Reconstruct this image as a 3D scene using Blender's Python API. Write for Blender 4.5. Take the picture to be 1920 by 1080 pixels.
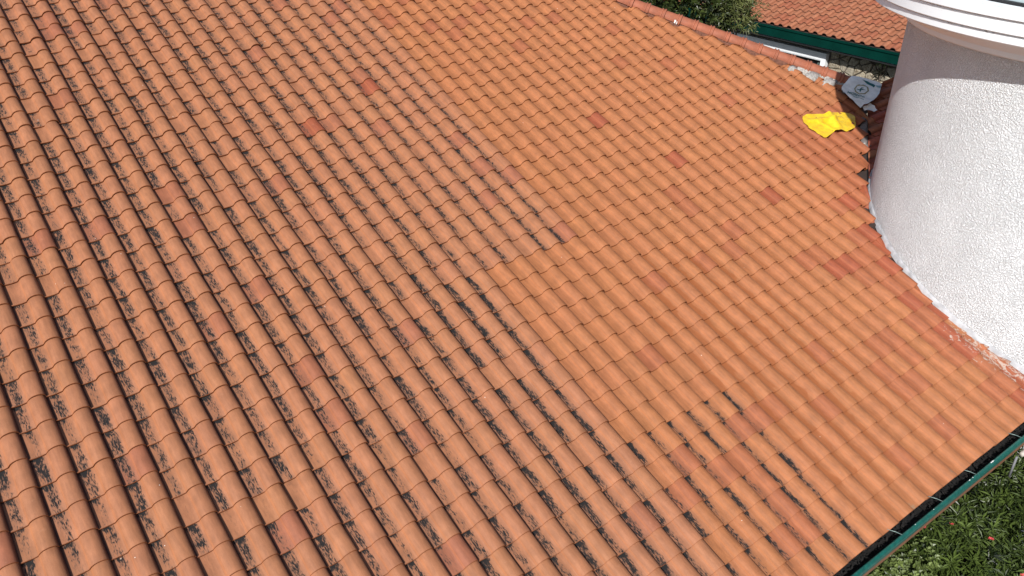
import bpy, bmesh, math, random
import numpy as np
from mathutils import Vector, Matrix, noise
from mathutils.geometry import delaunay_2d_cdt

for o in list(bpy.data.objects):
    bpy.data.objects.remove(o)
scene = bpy.context.scene
COL = scene.collection
R = math.radians
rng = random.Random(7)
ZO = 8.5                                  # height of the camera above the garden

# ------------------------------------------------------------------ camera
cam_d = bpy.data.cameras.new('camera')
cam = bpy.data.objects.new('camera', cam_d); COL.objects.link(cam)
cam.location = (0, 0, ZO)
cam.rotation_euler = (R(90 - 29.897), 0, 0)
cam_d.sensor_width = 36.0
cam_d.lens = 1539.67 / 1920 * 36
cam_d.clip_end = 2000
scene.camera = cam

# ------------------------------------------------------------------ light
SUN_AZ, SUN_EL = R(-18.0), R(38.5)        # from straight behind the camera, towards the right
SUN = Vector((math.sin(SUN_AZ) * math.cos(SUN_EL), -math.cos(SUN_AZ) * math.cos(SUN_EL), math.sin(SUN_EL)))
w = bpy.data.worlds.new('World'); scene.world = w; w.use_nodes = True
nt = w.node_tree; nt.nodes.clear()
sky = nt.nodes.new('ShaderNodeTexSky'); sky.sky_type = 'NISHITA'; sky.sun_disc = False
sky.sun_elevation = SUN_EL; sky.sun_rotation = math.atan2(SUN.x, SUN.y)
bg = nt.nodes.new('ShaderNodeBackground'); bg.inputs['Strength'].default_value = 0.082
wo = nt.nodes.new('ShaderNodeOutputWorld')
nt.links.new(sky.outputs[0], bg.inputs[0]); nt.links.new(bg.outputs[0], wo.inputs[0])
sd = bpy.data.lights.new('sun', 'SUN'); sd.energy = 3.9; sd.angle = R(0.55); sd.color = (1.0, 0.975, 0.94)
so = bpy.data.objects.new('sun', sd); COL.objects.link(so)
so.rotation_euler = (-SUN).to_track_quat('-Z', 'Y').to_euler(); so.location = (-8, -10, 25)
scene.view_settings.view_transform = 'Standard'; scene.view_settings.look = 'None'
scene.view_settings.exposure = 0.54; scene.view_settings.gamma = 1.0
scene.view_settings.use_curve_mapping = False

# ------------------------------------------------------------------ helpers
def link(name, me, parent=None):
    o = bpy.data.objects.new(name, me); COL.objects.link(o)
    if parent: o.parent = parent
    return o
def empty(name, loc, label, cat, group=None):
    o = bpy.data.objects.new(name, None); COL.objects.link(o)
    o.location = loc; o.empty_display_size = 0.2
    return tag(o, label, cat, group)
def tag(o, label=None, cat=None, group=None, kind=None):
    if label: o['label'] = label
    if cat: o['category'] = cat
    if group: o['group'] = group
    if kind: o['kind'] = kind
    return o
def mesh(name, verts, faces, mats=(), smooth=False):
    me = bpy.data.meshes.new(name)
    me.from_pydata([tuple(v) for v in verts], [], [tuple(f) for f in faces])
    for m in mats: me.materials.append(m)
    if smooth: me.polygons.foreach_set('use_smooth', [True] * len(me.polygons))
    me.update()
    return me
def put(name, me, parent, mw=Matrix.Identity(4)):
    """link a part so that it stands at the world matrix mw under its parent"""
    o = link(name, me, parent)
    p = Matrix.Identity(4)
    q = parent
    while q is not None:
        p = q.matrix_basis @ p
        q = q.parent
    o.matrix_basis = p.inverted() @ mw
    return o
def box_vf(c, ax, ay, az, hx, hy, hz):
    c = Vector(c); v = []
    for sx in (-1, 1):
        for sy in (-1, 1):
            for sz in (-1, 1):
                v.append(c + ax * hx * sx + ay * hy * sy + az * hz * sz)
    return v, [(0, 1, 3, 2), (4, 6, 7, 5), (0, 4, 5, 1), (2, 3, 7, 6), (0, 2, 6, 4), (1, 5, 7, 3)]
X3, Y3, Z3 = Vector((1, 0, 0)), Vector((0, 1, 0)), Vector((0, 0, 1))
def tube(pts, r, seg=6):
    vs, fs = [], []
    pts = [Vector(p) for p in pts]
    rr = r if isinstance(r, (list, tuple)) else [r] * len(pts)
    for i, p in enumerate(pts):
        t = (pts[min(i + 1, len(pts) - 1)] - pts[max(i - 1, 0)]).normalized()
        a = t.cross(Z3) if abs(t.z) < 0.95 else t.cross(X3)
        a.normalize(); b = t.cross(a)
        for k in range(seg):
            th = 2 * math.pi * k / seg
            vs.append(p + (a * math.cos(th) + b * math.sin(th)) * rr[i])
    for i in range(len(pts) - 1):
        for k in range(seg):
            k2 = (k + 1) % seg
            fs.append((i * seg + k, i * seg + k2, (i + 1) * seg + k2, (i + 1) * seg + k))
    fs.append(tuple(range(seg))[::-1]); fs.append(tuple(range((len(pts) - 1) * seg, len(pts) * seg)))
    return vs, fs
class MB:
    def __init__(s): s.v = []; s.f = []
    def add(s, vf):
        n = len(s.v); s.v += list(vf[0]); s.f += [tuple(i + n for i in f) for f in vf[1]]; return s
    def build(s, name, m, smooth=False): return mesh(name, s.v, s.f, [m], smooth)

# ------------------------------------------------------------------ materials
class NG:
    def __init__(s, name, rough=0.8):
        s.m = bpy.data.materials.new(name); s.m.use_nodes = True
        s.t = s.m.node_tree; s.b = s.t.nodes['Principled BSDF']; s.b.inputs['Roughness'].default_value = rough
        s.pos = s.t.nodes.new('ShaderNodeNewGeometry').outputs['Position']
    def n(s, typ, **kw):
        nd = s.t.nodes.new(typ)
        for k, v in kw.items(): setattr(nd, k, v)
        return nd
    def lk(s, a, b):
        if hasattr(a, 'links') or isinstance(a, bpy.types.NodeSocket): s.t.links.new(a, b)
        else: b.default_value = a
    def math(s, op, a, b=0.0, c=0.0, clamp=False):
        nd = s.n('ShaderNodeMath', operation=op, use_clamp=clamp)
        s.lk(a, nd.inputs[0]); s.lk(b, nd.inputs[1]); s.lk(c, nd.inputs[2]); return nd.outputs[0]
    def dot(s, v, c):
        nd = s.n('ShaderNodeVectorMath', operation='DOT_PRODUCT'); s.lk(v, nd.inputs[0]); nd.inputs[1].default_value = c
        return nd.outputs['Value']
    def comb(s, x, y, z):
        nd = s.n('ShaderNodeCombineXYZ'); s.lk(x, nd.inputs[0]); s.lk(y, nd.inputs[1]); s.lk(z, nd.inputs[2]); return nd.outputs[0]
    def noise(s, v, scale, detail=2.0, rough=0.5, dist=0.0):
        nd = s.n('ShaderNodeTexNoise'); s.lk(v, nd.inputs['Vector']); nd.inputs['Scale'].default_value = scale
        nd.inputs['Detail'].default_value = detail; nd.inputs['Roughness'].default_value = rough
        nd.inputs['Distortion'].default_value = dist; return nd.outputs['Fac']
    def ss(s, v, lo, hi, a=0.0, b=1.0):
        nd = s.n('ShaderNodeMapRange', interpolation_type='SMOOTHSTEP'); s.lk(v, nd.inputs['Value'])
        nd.inputs['From Min'].default_value = lo; nd.inputs['From Max'].default_value = hi
        nd.inputs['To Min'].default_value = a; nd.inputs['To Max'].default_value = b; return nd.outputs[0]
    def mix(s, f, a, b, mode='MIX'):
        nd = s.n('ShaderNodeMix', data_type='RGBA', blend_type=mode)
        s.lk(f, nd.inputs[0]); s.lk(a, nd.inputs[6]); s.lk(b, nd.inputs[7]); return nd.outputs[2]
    def bump(s, h, strength, dist):
        nd = s.n('ShaderNodeBump'); nd.inputs['Strength'].default_value = strength; nd.inputs['Distance'].default_value = dist
        s.lk(h, nd.inputs['Height']); s.t.links.new(nd.outputs[0], s.b.inputs['Normal']); return nd
    def base(s, c): s.lk(c, s.b.inputs['Base Color'])
def rgb(r, g, b): return (r, g, b, 1.0)
def simple(name, c, rough=0.7, var=0.12, scale=6.0, metal=0.0, bump=0.0, bscale=60.0):
    g = NG(name, rough)
    n = g.noise(g.pos, scale, 4.0, 0.6)
    f = g.ss(n, 0.3, 0.7)
    g.base(g.mix(f, rgb(*[x * (1 - var) for x in c]), rgb(*[min(1, x * (1 + var)) for x in c])))
    g.b.inputs['Metallic'].default_value = metal
    if bump: g.bump(g.noise(g.pos, bscale, 3.0), bump, 0.004)
    return g.m

# ------------------------------------------------------------------ main roof frame
TW, TE = 0.245, 0.24961                  # cover width and exposure of one tile
AZ, SL = R(36.678), R(20.580)
O = Vector((3.79212, 5.83005, -5.24497 + ZO))
U = Vector((math.cos(AZ), math.sin(AZ), 0))
VH = Vector((math.sin(AZ), -math.cos(AZ), 0))
V = (VH * math.cos(SL) - Z3 * math.sin(SL)).normalized()
N = V.cross(U).normalized()
def RP(u, v, h=0.0): return O + U * (u * TW) + V * (v * TE) + N * h
MR = Matrix(((U.x, V.x, N.x, O.x), (U.y, V.y, N.y, O.y), (U.z, V.z, N.z, O.z), (0, 0, 0, 1)))
TC = Vector((6.815, 9.134, 0)); TR = 2.30    # tower axis and radius

def clay(name, per_object, frame=(U, V), lip0=0.981):
    g = NG(name, 0.72)
    g.b.inputs['Specular IOR Level'].default_value = 0.35
    if per_object:
        nd = g.n('ShaderNodeObjectInfo'); col, alpha = nd.outputs['Color'], nd.outputs['Alpha']
    else:
        nd = g.n('ShaderNodeAttribute', attribute_name='tint'); col, alpha = nd.outputs['Color'], nd.outputs['Alpha']
    uvn = g.n('ShaderNodeUVMap', uv_map='tile')
    sp = g.n('ShaderNodeSeparateXYZ'); g.lk(uvn.outputs[0], sp.inputs[0]); a, b = sp.outputs[0], sp.outputs[1]
    qu, qv = g.dot(g.pos, tuple(frame[0])), g.dot(g.pos, tuple(frame[1]))
    # kiln mottling, long soft streaks running down the tile
    p_iso = g.comb(qu, qv, 0.0)
    p_str = g.comb(qu, g.math('MULTIPLY', qv, 0.16), 3.0)
    m1 = g.ss(g.noise(p_iso, 7.0, 3.0, 0.55), 0.25, 0.75, 0.90, 1.09)
    m2 = g.ss(g.noise(p_str, 42.0, 3.0, 0.6), 0.3, 0.72, 0.88, 1.10)
    m3 = g.ss(g.noise(g.pos, 190.0, 2.0, 0.6), 0.3, 0.7, 0.95, 1.05)
    f = g.math('MULTIPLY', g.math('MULTIPLY', m1, m2), m3)
    c = g.mix(1.0, col, g.comb(f, f, f), 'MULTIPLY')
    # pressing line where pan meets roll, slightly paler and redder
    line = g.math('MULTIPLY', g.ss(a, 0.445, 0.47), g.ss(a, 0.50, 0.475))
    c = g.mix(g.math('MULTIPLY', line, 0.22), c, rgb(0.50, 0.17, 0.06))
    # wear: pale dusty patches on the crown
    wear = g.math('MULTIPLY', g.ss(g.noise(p_iso, 16.0, 4.0, 0.7), 0.60, 0.74), g.ss(a, 0.45, 0.66))
    c = g.mix(g.math('MULTIPLY', wear, 0.20), c, rgb(0.46, 0.23, 0.13))
    # dust film in the pans
    dust = g.math('MULTIPLY', g.ss(a, 0.50, 0.30), g.ss(g.noise(p_str, 22.0, 3.0, 0.6), 0.35, 0.7))
    c = g.mix(g.math('MULTIPLY', g.math('MULTIPLY', dust, alpha), 0.50), c, rgb(0.27, 0.125, 0.072))
    # black algae: begins under the lip of the tile above, breaks into specks down the pan
    jit = g.noise(g.comb(g.math('MULTIPLY', qu, 1.0), g.math('MULTIPLY', qv, 0.5), 9.0), 9.0, 2.0)
    ctr = g.math('ADD', g.math('MULTIPLY', jit, 0.34), g.math('MULTIPLY_ADD', b, 0.04, -0.02))
    ctr = g.math('ADD', ctr, g.ss(qu, O.dot(U) - 20 * TW, O.dot(U) - 9 * TW, 0.065, -0.03))
    dx = g.math('ABSOLUTE', g.math('SUBTRACT', a, ctr))
    wq = g.ss(qu, O.dot(U) - 18 * TW, O.dot(U) - 8 * TW, 1.0, 1.3)
    win = g.ss(g.math('MULTIPLY', dx, wq), 0.27, 0.02)
    win = g.math('MULTIPLY', win, g.ss(a, 0.44, 0.32))
    sp1 = g.noise(g.comb(qu, g.math('MULTIPLY', qv, 0.26), 1.0), 105.0, 3.0, 0.60, 0.5)
    big = g.noise(g.comb(qu, g.math('MULTIPLY', qv, 0.6), 5.0), 13.0, 2.0)
    sc = g.math('ADD', g.math('MULTIPLY', win, 0.27), g.math('MULTIPLY', g.math('SUBTRACT', big, 0.5), 0.50))
    sc = g.math('ADD', sc, g.math('MULTIPLY', g.math('SUBTRACT', sp1, 0.5), 1.15))
    sc = g.math('ADD', sc, g.math('MULTIPLY', g.math('SUBTRACT', alpha, 0.7), 0.22))
    top = g.math('MULTIPLY', g.ss(b, 0.20, 0.0), g.ss(a, 0.42, 0.15, 0.0, 0.20))
    sc = g.math('ADD', sc, top)
    sc = g.math('SUBTRACT', sc, g.ss(b, 0.55, 1.0, 0.0, 0.07))
    halo = g.math('MULTIPLY', g.math('MULTIPLY', g.ss(sc, 0.05, 0.33), g.ss(alpha, 0.02, 0.12)), g.ss(win, 0.03, 0.3))
    c = g.mix(g.math('MULTIPLY', halo, 0.55), c, rgb(0.12, 0.070, 0.048))
    st = g.math('MULTIPLY', g.ss(sc, 0.20, 0.40), g.ss(alpha, 0.02, 0.12))
    st = g.math('MULTIPLY', st, g.ss(win, 0.03, 0.25))
    # grime on the front lip of the pan
    lip = g.math('MULTIPLY', g.math('MULTIPLY', g.ss(b, 0.975, 0.995), g.ss(a, 0.46, 0.36)), g.ss(g.noise(p_iso, 25.0, 3.0), 0.38, 0.60))
    lip = g.math('MULTIPLY', lip, g.ss(alpha, 0.05, 0.5))
    st = g.math('MAXIMUM', st, g.math('MULTIPLY', lip, 0.8))
    c = g.mix(g.math('MULTIPLY', st, 0.96), c, rgb(0.007, 0.010, 0.011))
    # dirt packed in the joint beside each roll, plus the roll's shade painted dark
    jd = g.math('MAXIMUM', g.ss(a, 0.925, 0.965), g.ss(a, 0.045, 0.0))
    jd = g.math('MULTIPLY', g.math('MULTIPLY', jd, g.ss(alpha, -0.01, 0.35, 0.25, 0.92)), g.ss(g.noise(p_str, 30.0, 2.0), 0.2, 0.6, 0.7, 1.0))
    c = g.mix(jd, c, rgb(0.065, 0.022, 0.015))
    # rain-washed, deeper coloured clay in the pans of the newer tiles
    edge = g.noise(g.comb(qu, g.math('MULTIPLY', qv, 0.5), 4.0), 10.0, 2.0, 0.5, 0.6)
    wash = g.ss(g.math('SUBTRACT', g.math('MULTIPLY_ADD', edge, 0.60, 0.02), a), -0.03, 0.05)
    wash = g.math('MULTIPLY', wash, g.math('MULTIPLY', g.ss(alpha, -0.02, -0.6), g.ss(a, -0.2, 0.02)))
    c = g.mix(g.math('MULTIPLY', wash, 0.62), c, rgb(0.26, 0.074, 0.019))
    # front edge: unweathered clay with lip shadow painted in, near black on far tiles
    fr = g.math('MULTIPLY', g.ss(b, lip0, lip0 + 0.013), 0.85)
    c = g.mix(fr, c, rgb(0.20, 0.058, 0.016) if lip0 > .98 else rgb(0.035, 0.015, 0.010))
    # lime crumbs
    vor = g.n('ShaderNodeTexVoronoi'); g.lk(g.pos, vor.inputs['Vector']); vor.inputs['Scale'].default_value = 7.0
    crumb = g.ss(vor.outputs['Distance'], 0.035, 0.02)
    crumb = g.math('MULTIPLY', crumb, g.ss(g.noise(p_iso, 3.0, 1.0), 0.56, 0.60))
    c = g.mix(crumb, c, rgb(0.75, 0.66, 0.58))
    if frame[0] is U:
        # mortar smeared on the tiles that were cut against the tower
        pxy = g.n('ShaderNodeVectorMath', operation='MULTIPLY'); g.lk(g.pos, pxy.inputs[0]); pxy.inputs[1].default_value = (1, 1, 0)
        dn = g.n('ShaderNodeVectorMath', operation='DISTANCE'); g.lk(pxy.outputs[0], dn.inputs[0]); dn.inputs[1].default_value = (TC.x, TC.y, 0)
        d = dn.outputs['Value']
        k = g.math('MULTIPLY', g.ss(d, 2.78, 2.40), g.ss(qv, O.dot(V) - 5.6 * TE, O.dot(V) - 2.2 * TE))
        sm = g.noise(g.comb(qu, g.math('MULTIPLY', qv, 0.45), 7.0), 30.0, 4.0, 0.7, 1.0)
        smear = g.ss(g.math('ADD', sm, g.math('MULTIPLY', k, 0.22)), 0.70, 0.78)
        smear = g.math('MULTIPLY', smear, g.ss(k, 0.02, 0.3))
        c = g.mix(g.math('MULTIPLY', smear, 0.8), c, rgb(0.40, 0.33, 0.28))
        for (p, rad, cc, am) in ((Vector((1.704, 5.735, -4.773 + ZO)), 0.085, rgb(0.05, 0.018, 0.010), 0.9),
                                 (Vector((4.085, 5.773, -5.328 + ZO)), 0.075, rgb(0.16, 0.26, 0.20), 0.7),
                                 (RP(-1.9, 1.0, .0), 0.06, rgb(0.20, 0.24, 0.17), 0.5)):
            dn = g.n('ShaderNodeVectorMath', operation='DISTANCE'); g.lk(g.pos, dn.inputs[0]); dn.inputs[1].default_value = tuple(p)
            k = g.math('MULTIPLY', g.math('ADD', g.ss(dn.outputs['Value'], rad, 0.0), 0.0), am)
            c = g.mix(g.math('MULTIPLY', k, g.ss(g.noise(g.pos, 45.0, 3.0), 0.25, 0.6)), c, cc)
    g.base(c)
    g.lk(g.ss(st, 0.0, 1.0, 0.70, 0.95), g.b.inputs['Roughness'])
    g.bump(g.math('ADD', g.noise(p_str, 60.0, 3.0), g.math('MULTIPLY', g.noise(g.pos, 160.0, 2.0), 0.7)), 0.30, 0.0022)
    return g.m

M = {}
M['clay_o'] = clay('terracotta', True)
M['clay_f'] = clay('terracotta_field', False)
FV = Vector((-.802, -.597, 0)).normalized(); FU = Vector((-FV.y, FV.x, 0))
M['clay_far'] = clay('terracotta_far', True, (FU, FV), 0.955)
M['deck'] = simple('roof_underlay', (0.035, 0.022, 0.018), 0.95)
M['cap'] = simple('ridge_cap_clay', (0.28, 0.088, 0.044), 0.7, 0.16, 9.0, bump=0.3)
M['mortar_red'] = simple('red_mortar', (0.135, 0.055, 0.034), 0.95, 0.3, 30.0, bump=1.0, bscale=90)
M['mortar_grey'] = simple('grey_mortar', (0.33, 0.31, 0.285), 0.95, 0.3, 35.0, bump=1.0, bscale=90)
M['white_blob'] = simple('white_sealant', (0.78, 0.77, 0.74), 0.6, 0.05)
M['green_metal'] = simple('green_gutter_paint', (0.003, 0.075, 0.058), 0.38, 0.25, 30.0)
M['green_dark'] = simple('dark_green_fascia_paint', (0.0004, 0.026, 0.019), 0.9, 0.15, 3.0); M['green_dark'].node_tree.nodes['Principled BSDF'].inputs['Specular IOR Level'].default_value = 0.06
M['brown_metal'] = simple('gutter_face_brown', (0.20, 0.085, 0.040), 0.5, 0.15, 8.0)  # even brown for the outer gutter face below the green lip
M['black_metal'] = simple('gutter_inside', (0.004, 0.0035, 0.0035), 0.9)
M['wire'] = simple('galvanised_wire', (0.20, 0.27, 0.245), 0.4, 0.1, metal=0.3)
M['beige'] = simple('beige_pipe', (0.42, 0.38, 0.33), 0.6)
M['white'] = simple('white_paint', (0.80, 0.80, 0.79), 0.6, 0.04, 2.0)
M['dark'] = simple('dark_frame', (0.009, 0.009, 0.010), 0.7)

# ------------------------------------------------------------------ tile template
PROF = [(-0.07, -0.001), (0.0, 0.0005), (0.14, -0.002), (0.30, -0.0005), (0.41, 0.0045), (0.445, 0.0085), (0.465, 0.018),
        (0.515, 0.035), (0.585, 0.048), (0.67, 0.0545), (0.76, 0.0555), (0.84, 0.0515), (0.905, 0.043), (0.955, 0.029), (0.982, 0.001)]
NA = len(PROF)
LIFT = 0.018; THK = 0.0135
def tile_template(length=1.0, lap=0.22):
    """verts in (u cells, v cells, metres), faces, uv; the front of the tile is at v=0"""
    vs, fs, uv = [], [], []
    bs = [(-1 - lap, 0.0), (-0.02, 0.0), (0.0, -0.0022)]
    def h(b, z): return z + LIFT * b
    for (b, dz) in bs:
        for (a, z) in PROF:
            vs.append((a - 1, b * length if b > -1 else -length - lap, h(b, z) + dz)); uv.append((a, b + 1))
    for r in range(2):
        for k in range(NA - 1):
            i = r * NA + k; fs.append((i, i + NA, i + NA + 1, i + 1))
    n = len(vs)
    for (b, dz) in ((0.0, -0.0022), (-0.004, -THK)):
        for (a, z) in PROF:
            vs.append((a - 1, b, h(0, z) + dz)); uv.append((a, 1.0))
    for k in range(NA - 1):
        fs.append((n + k, n + NA + k, n + NA + k + 1, n + k + 1))
    # right-hand edge of the roll
    m = len(vs)
    a, z = PROF[-1]
    for (b, dz) in ((-1 - lap, 0), (0, -0.0022), (0, -0.009), (-1 - lap, -0.009)):
        vs.append((a - 1 + 0.004, b * length if b > -1 else -length - lap, h(b, z) + dz)); uv.append((a, b + 1))
    fs.append((m, m + 3, m + 2, m + 1))
    return np.array(vs, float), fs, uv
TV, TF, TUV = tile_template()
def uvs(me, uv):
    lay = me.uv_layers.new(name='tile')
    idx = np.empty(len(me.loops), int); me.loops.foreach_get('vertex_index', idx)
    lay.data.foreach_set('uv', np.array(uv, np.float32)[idx].ravel())
def flip_check(verts, faces):
    a, b, c = [Vector(verts[i]) for i in faces[0][:3]]
    return (b - a).cross(c - a).z < 0
def tile_mesh(name, verts, uv, m):
    fs = TF
    if flip_check(verts, fs): fs = [f[::-1] for f in fs]
    me = mesh(name, verts, fs, [m], True)
    uvs(me, uv); return me
def metric(tv):
    q = tv.copy(); q[:, 0] *= TW; q[:, 1] *= TE; return q
TMESH = tile_mesh('s_tile', metric(TV), TUV, M['clay_o'])

def hip_v(u): return -31.95 + 1.37 * (u - 10.57)
def val_u(v): return 13.27 - 1.327 * (v + 12.25)
def clip_main(q):
    c = q.copy(); ch = False
    lim = hip_v(c[:, 0]) + .28; k = c[:, 1] < lim
    if k.any(): c[k, 1] = lim[k]; ch = True
    lim = val_u(c[:, 1]); k = (c[:, 1] < -11.0) & (c[:, 0] > lim)
    if k.any(): c[k, 0] = lim[k]; ch = True
    wx = O.x + c[:, 0] * TW * U.x + c[:, 1] * TE * V.x - TC.x; wy = O.y + c[:, 0] * TW * U.y + c[:, 1] * TE * V.y - TC.y
    k = np.hypot(wx, wy) < TR + .02
    if k.any(): c[k, 2] -= .09; ch = True
    return c, ch

REDS = {(-8, -28), (-8, -27), (2, -21), (4, -17), (7, -13), (-6, -20), (-19, -23), (-22, -22), (-12, -25), (-11, -25), (-19, -21),
        (-18, -11), (-18, -13), (7, -8), (8, -7), (6, -8), (5, -9), (6, -9), (7, -4), (5, -4), (7, -3), (1, -5), (-3, -4), (-1, -3),
        (0, 0), (0, -11), (3, -12), (-7, -3), (-8, -4), (-6, -3), (-6, -2), (-6, -1), (-9, -3), (-6, 0), (-5, -4), (-4, -4), (2, -32),
        (6, -30), (-2, -31), (-4, -32), (4, -30), (9, -28), (7, -25), (15, -20), (14, -18), (11, -17), (-20, -36), (-20, -35),
        (-21, -8), (-17, -5), (3, -2), (3, 0), (3, -3), (4, -2), (16, -20), (14, -17)}
DEEP = {(-8, -27), (4, -17), (2, -21), (7, -8), (6, -8), (7, -13), (-12, -25)}
def dirty(i, j):
    if j < -14: return i <= -5
    if j < -5: return i <= -10
    return i <= -4
def tint(i, j):
    r = random.Random(i * 7919 + j * 104729)
    d = dirty(i, j)
    c = np.array((0.318, 0.118, 0.046) if (not d or (i > -10 and j > -6)) else (0.305, 0.122, 0.057))
    rad = math.hypot(*(RP(i - .5, j - .5) - TC).to_2d()) - TR
    red = (i, j) in REDS or (rad < 0.42 and j > -13 and r.random() < 0.95) or (rad < 0.75 and r.random() < 0.30) \
        or (i > 11 and j > -18 and j < -11 and r.random() < 0.75) or r.random() < (0.03 if d else 0.012)
    if red:
        c = c * np.array((0.89, 0.78, 0.84))
    if (i, j) in DEEP or (rad < 0.45 and j > -12 and r.random() < 0.6): c = np.array((0.255, 0.066, 0.029))
    c = c * (1 + r.uniform(-0.035, 0.035)) * np.array((1, 1 + r.uniform(-.016, .016), 1 + r.uniform(-.03, .03)))
    a = 0.0
    if not d and -9 <= i <= 6 and j > -15:
        k = math.exp(-((i + 1.0) / 4.2) ** 2) * math.exp(-((j + 6.0) / 6.0) ** 2)
        a = -min(1.0, max(0.0, r.gauss(.85, .25)) * k * 1.1)
    if d:
        a = min(1.0, max(0.06, r.gauss(0.80, 0.26)))
        if i > -14 and j > -16: a = min(1.25, a + .30)
        if r.random() < 0.05: a = 0.05
        if j < -14: a *= max(0.55, 1 - (-14 - j) * 0.012)
        if (i, j) in REDS: a *= 0.6
    return (float(c[0]), float(c[1]), float(c[2]), a)

# ------------------------------------------------------------------ the house with the big roof
house = empty('house', (2.0, 11.0, 0.0), 'house under the large orange terracotta roof in the foreground, partly blackened with algae', 'house')
deck_poly = [RP(-36, 1.0, -.035), RP(12.0, 1.0, -.035), RP(13.27, -12.25, -.035), RP(20.9, -18.0, -.035), RP(3.5, hip_v(3.5), -.035), RP(-36, hip_v(3.5), -.035)]
dv = deck_poly + [p - N * 0.14 for p in deck_poly]
nd = len(deck_poly)
df = [tuple(range(nd)), tuple(range(2 * nd - 1, nd - 1, -1))] + [(i, (i + 1) % nd, nd + (i + 1) % nd, nd + i) for i in range(nd)]
hb = house.matrix_basis
roof = put('roof', mesh('roof_deck', dv, df, [M['deck']]), house)

def visible(p):
    q = cam.matrix_basis.inverted() @ p
    if q.z > 0: return False
    f = 1539.67
    return abs(q.x / -q.z * f) < 965 and abs(q.y / -q.z * f) < 545
bpy.context.view_layer.update()
cells = []
for j in range(-46, 2):
    for i in range(-36, 24):
        vf = j + (0.12 if j == 1 else 0)
        if vf - 0.15 < hip_v(i - 0.5) : continue
        if j < -11 and i - 1 > val_u(vf): continue
        ctr = RP(i - .5, vf - .5, .03)
        rad = math.hypot(*(ctr - TC).to_2d())
        if rad < TR - 0.06: continue
        if j > -9 and i > 14: continue
        cells.append((i, j, vf, ctr))
order = sorted([c for c in cells if visible(c[3])], key=lambda c: (c[3] - cam.location).length)
own = set(); 
for c in order:
    if len(own) >= 300: break
    q = TV + np.array((c[0], c[2], 0)); _, ch = clip_main(q)
    if not ch: own.add((c[0], c[1]))
fv, ff, fuv, fc = [], [], [], []
for (i, j, vf, ctr) in cells:
    r = random.Random(i * 31 + j * 1009)
    ju, jv, jh, jr = r.uniform(-.012, .012), r.uniform(-.018, .018), r.uniform(-.0005, .0035), r.uniform(-.014, .014)
    if (i, j) in ((-12, -32), (-21, -35)): jh += 0.01
    if r.random() < .02: jv += r.choice([-.05, .04]); jr *= 2
    t = tint(i, j)
    if (i, j) in own:
        mw = MR @ Matrix.Translation(((i + ju) * TW, (vf + jv) * TE, jh - LIFT * 0)) @ Matrix.Rotation(jr, 4, 'Z')
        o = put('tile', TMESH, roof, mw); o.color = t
    else:
        q = TV.copy()
        q[:, 0] += jr * q[:, 1] * 1.0
        q = q + np.array((i + ju, vf + jv, jh))
        q, _ = clip_main(q)
        n0 = len(fv)
        for p in q: fv.append((p[0] * TW, p[1] * TE, p[2]))
        ff += [tuple(x + n0 for x in f[::-1]) for f in TF] if flip_check(metric(TV), TF) else [tuple(x + n0 for x in f) for f in TF]
        fuv += TUV; fc += [t] * len(q)
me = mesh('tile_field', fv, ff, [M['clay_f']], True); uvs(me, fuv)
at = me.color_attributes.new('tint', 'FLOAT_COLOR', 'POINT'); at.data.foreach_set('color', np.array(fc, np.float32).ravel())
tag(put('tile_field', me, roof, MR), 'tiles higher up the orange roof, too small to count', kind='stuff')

# valley and the small roof slope beside the tower
VP0 = Vector((5.30, 11.99, -3.73 + ZO)); VP1 = Vector((4.69, 10.07, -4.17 + ZO)); VD = (VP1 - VP0).normalized()
N2 = Vector((-.334, -.109, .936)).normalized()
V2 = Vector((-.95 * math.cos(SL), -.314 * math.cos(SL), -math.sin(SL))); V2 = (V2 - N2 * V2.dot(N2)).normalized()
U2 = N2.cross(V2).normalized() * -1
if V2.cross(U2).z < 0: U2 = -U2
M2 = Matrix(((U2.x, V2.x, N2.x, VP0.x), (U2.y, V2.y, N2.y, VP0.y), (U2.z, V2.z, N2.z, VP0.z), (0, 0, 0, 1)))
vd2 = Vector((VD.dot(U2), VD.dot(V2)))
top2 = Vector((5.545, 12.372, -3.596 + ZO)) - VP0; top2 = Vector((top2.dot(U2), top2.dot(V2)))
top3 = Vector((5.759, 12.427, -3.514 + ZO)) - VP0; top3 = Vector((top3.dot(U2), top3.dot(V2)))
sgn = 1 if vd2.x > 0 else -1
def val2(u): return vd2.y / vd2.x * u           # valley limit (metres) down the slope
tdir = (top3 - top2); 
def edge2(v): return top2.x + tdir.x / tdir.y * (v - top2.y) if abs(tdir.y) > 1e-6 else top2.x
fv, ff, fuv, fc = [], [], [], []
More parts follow.
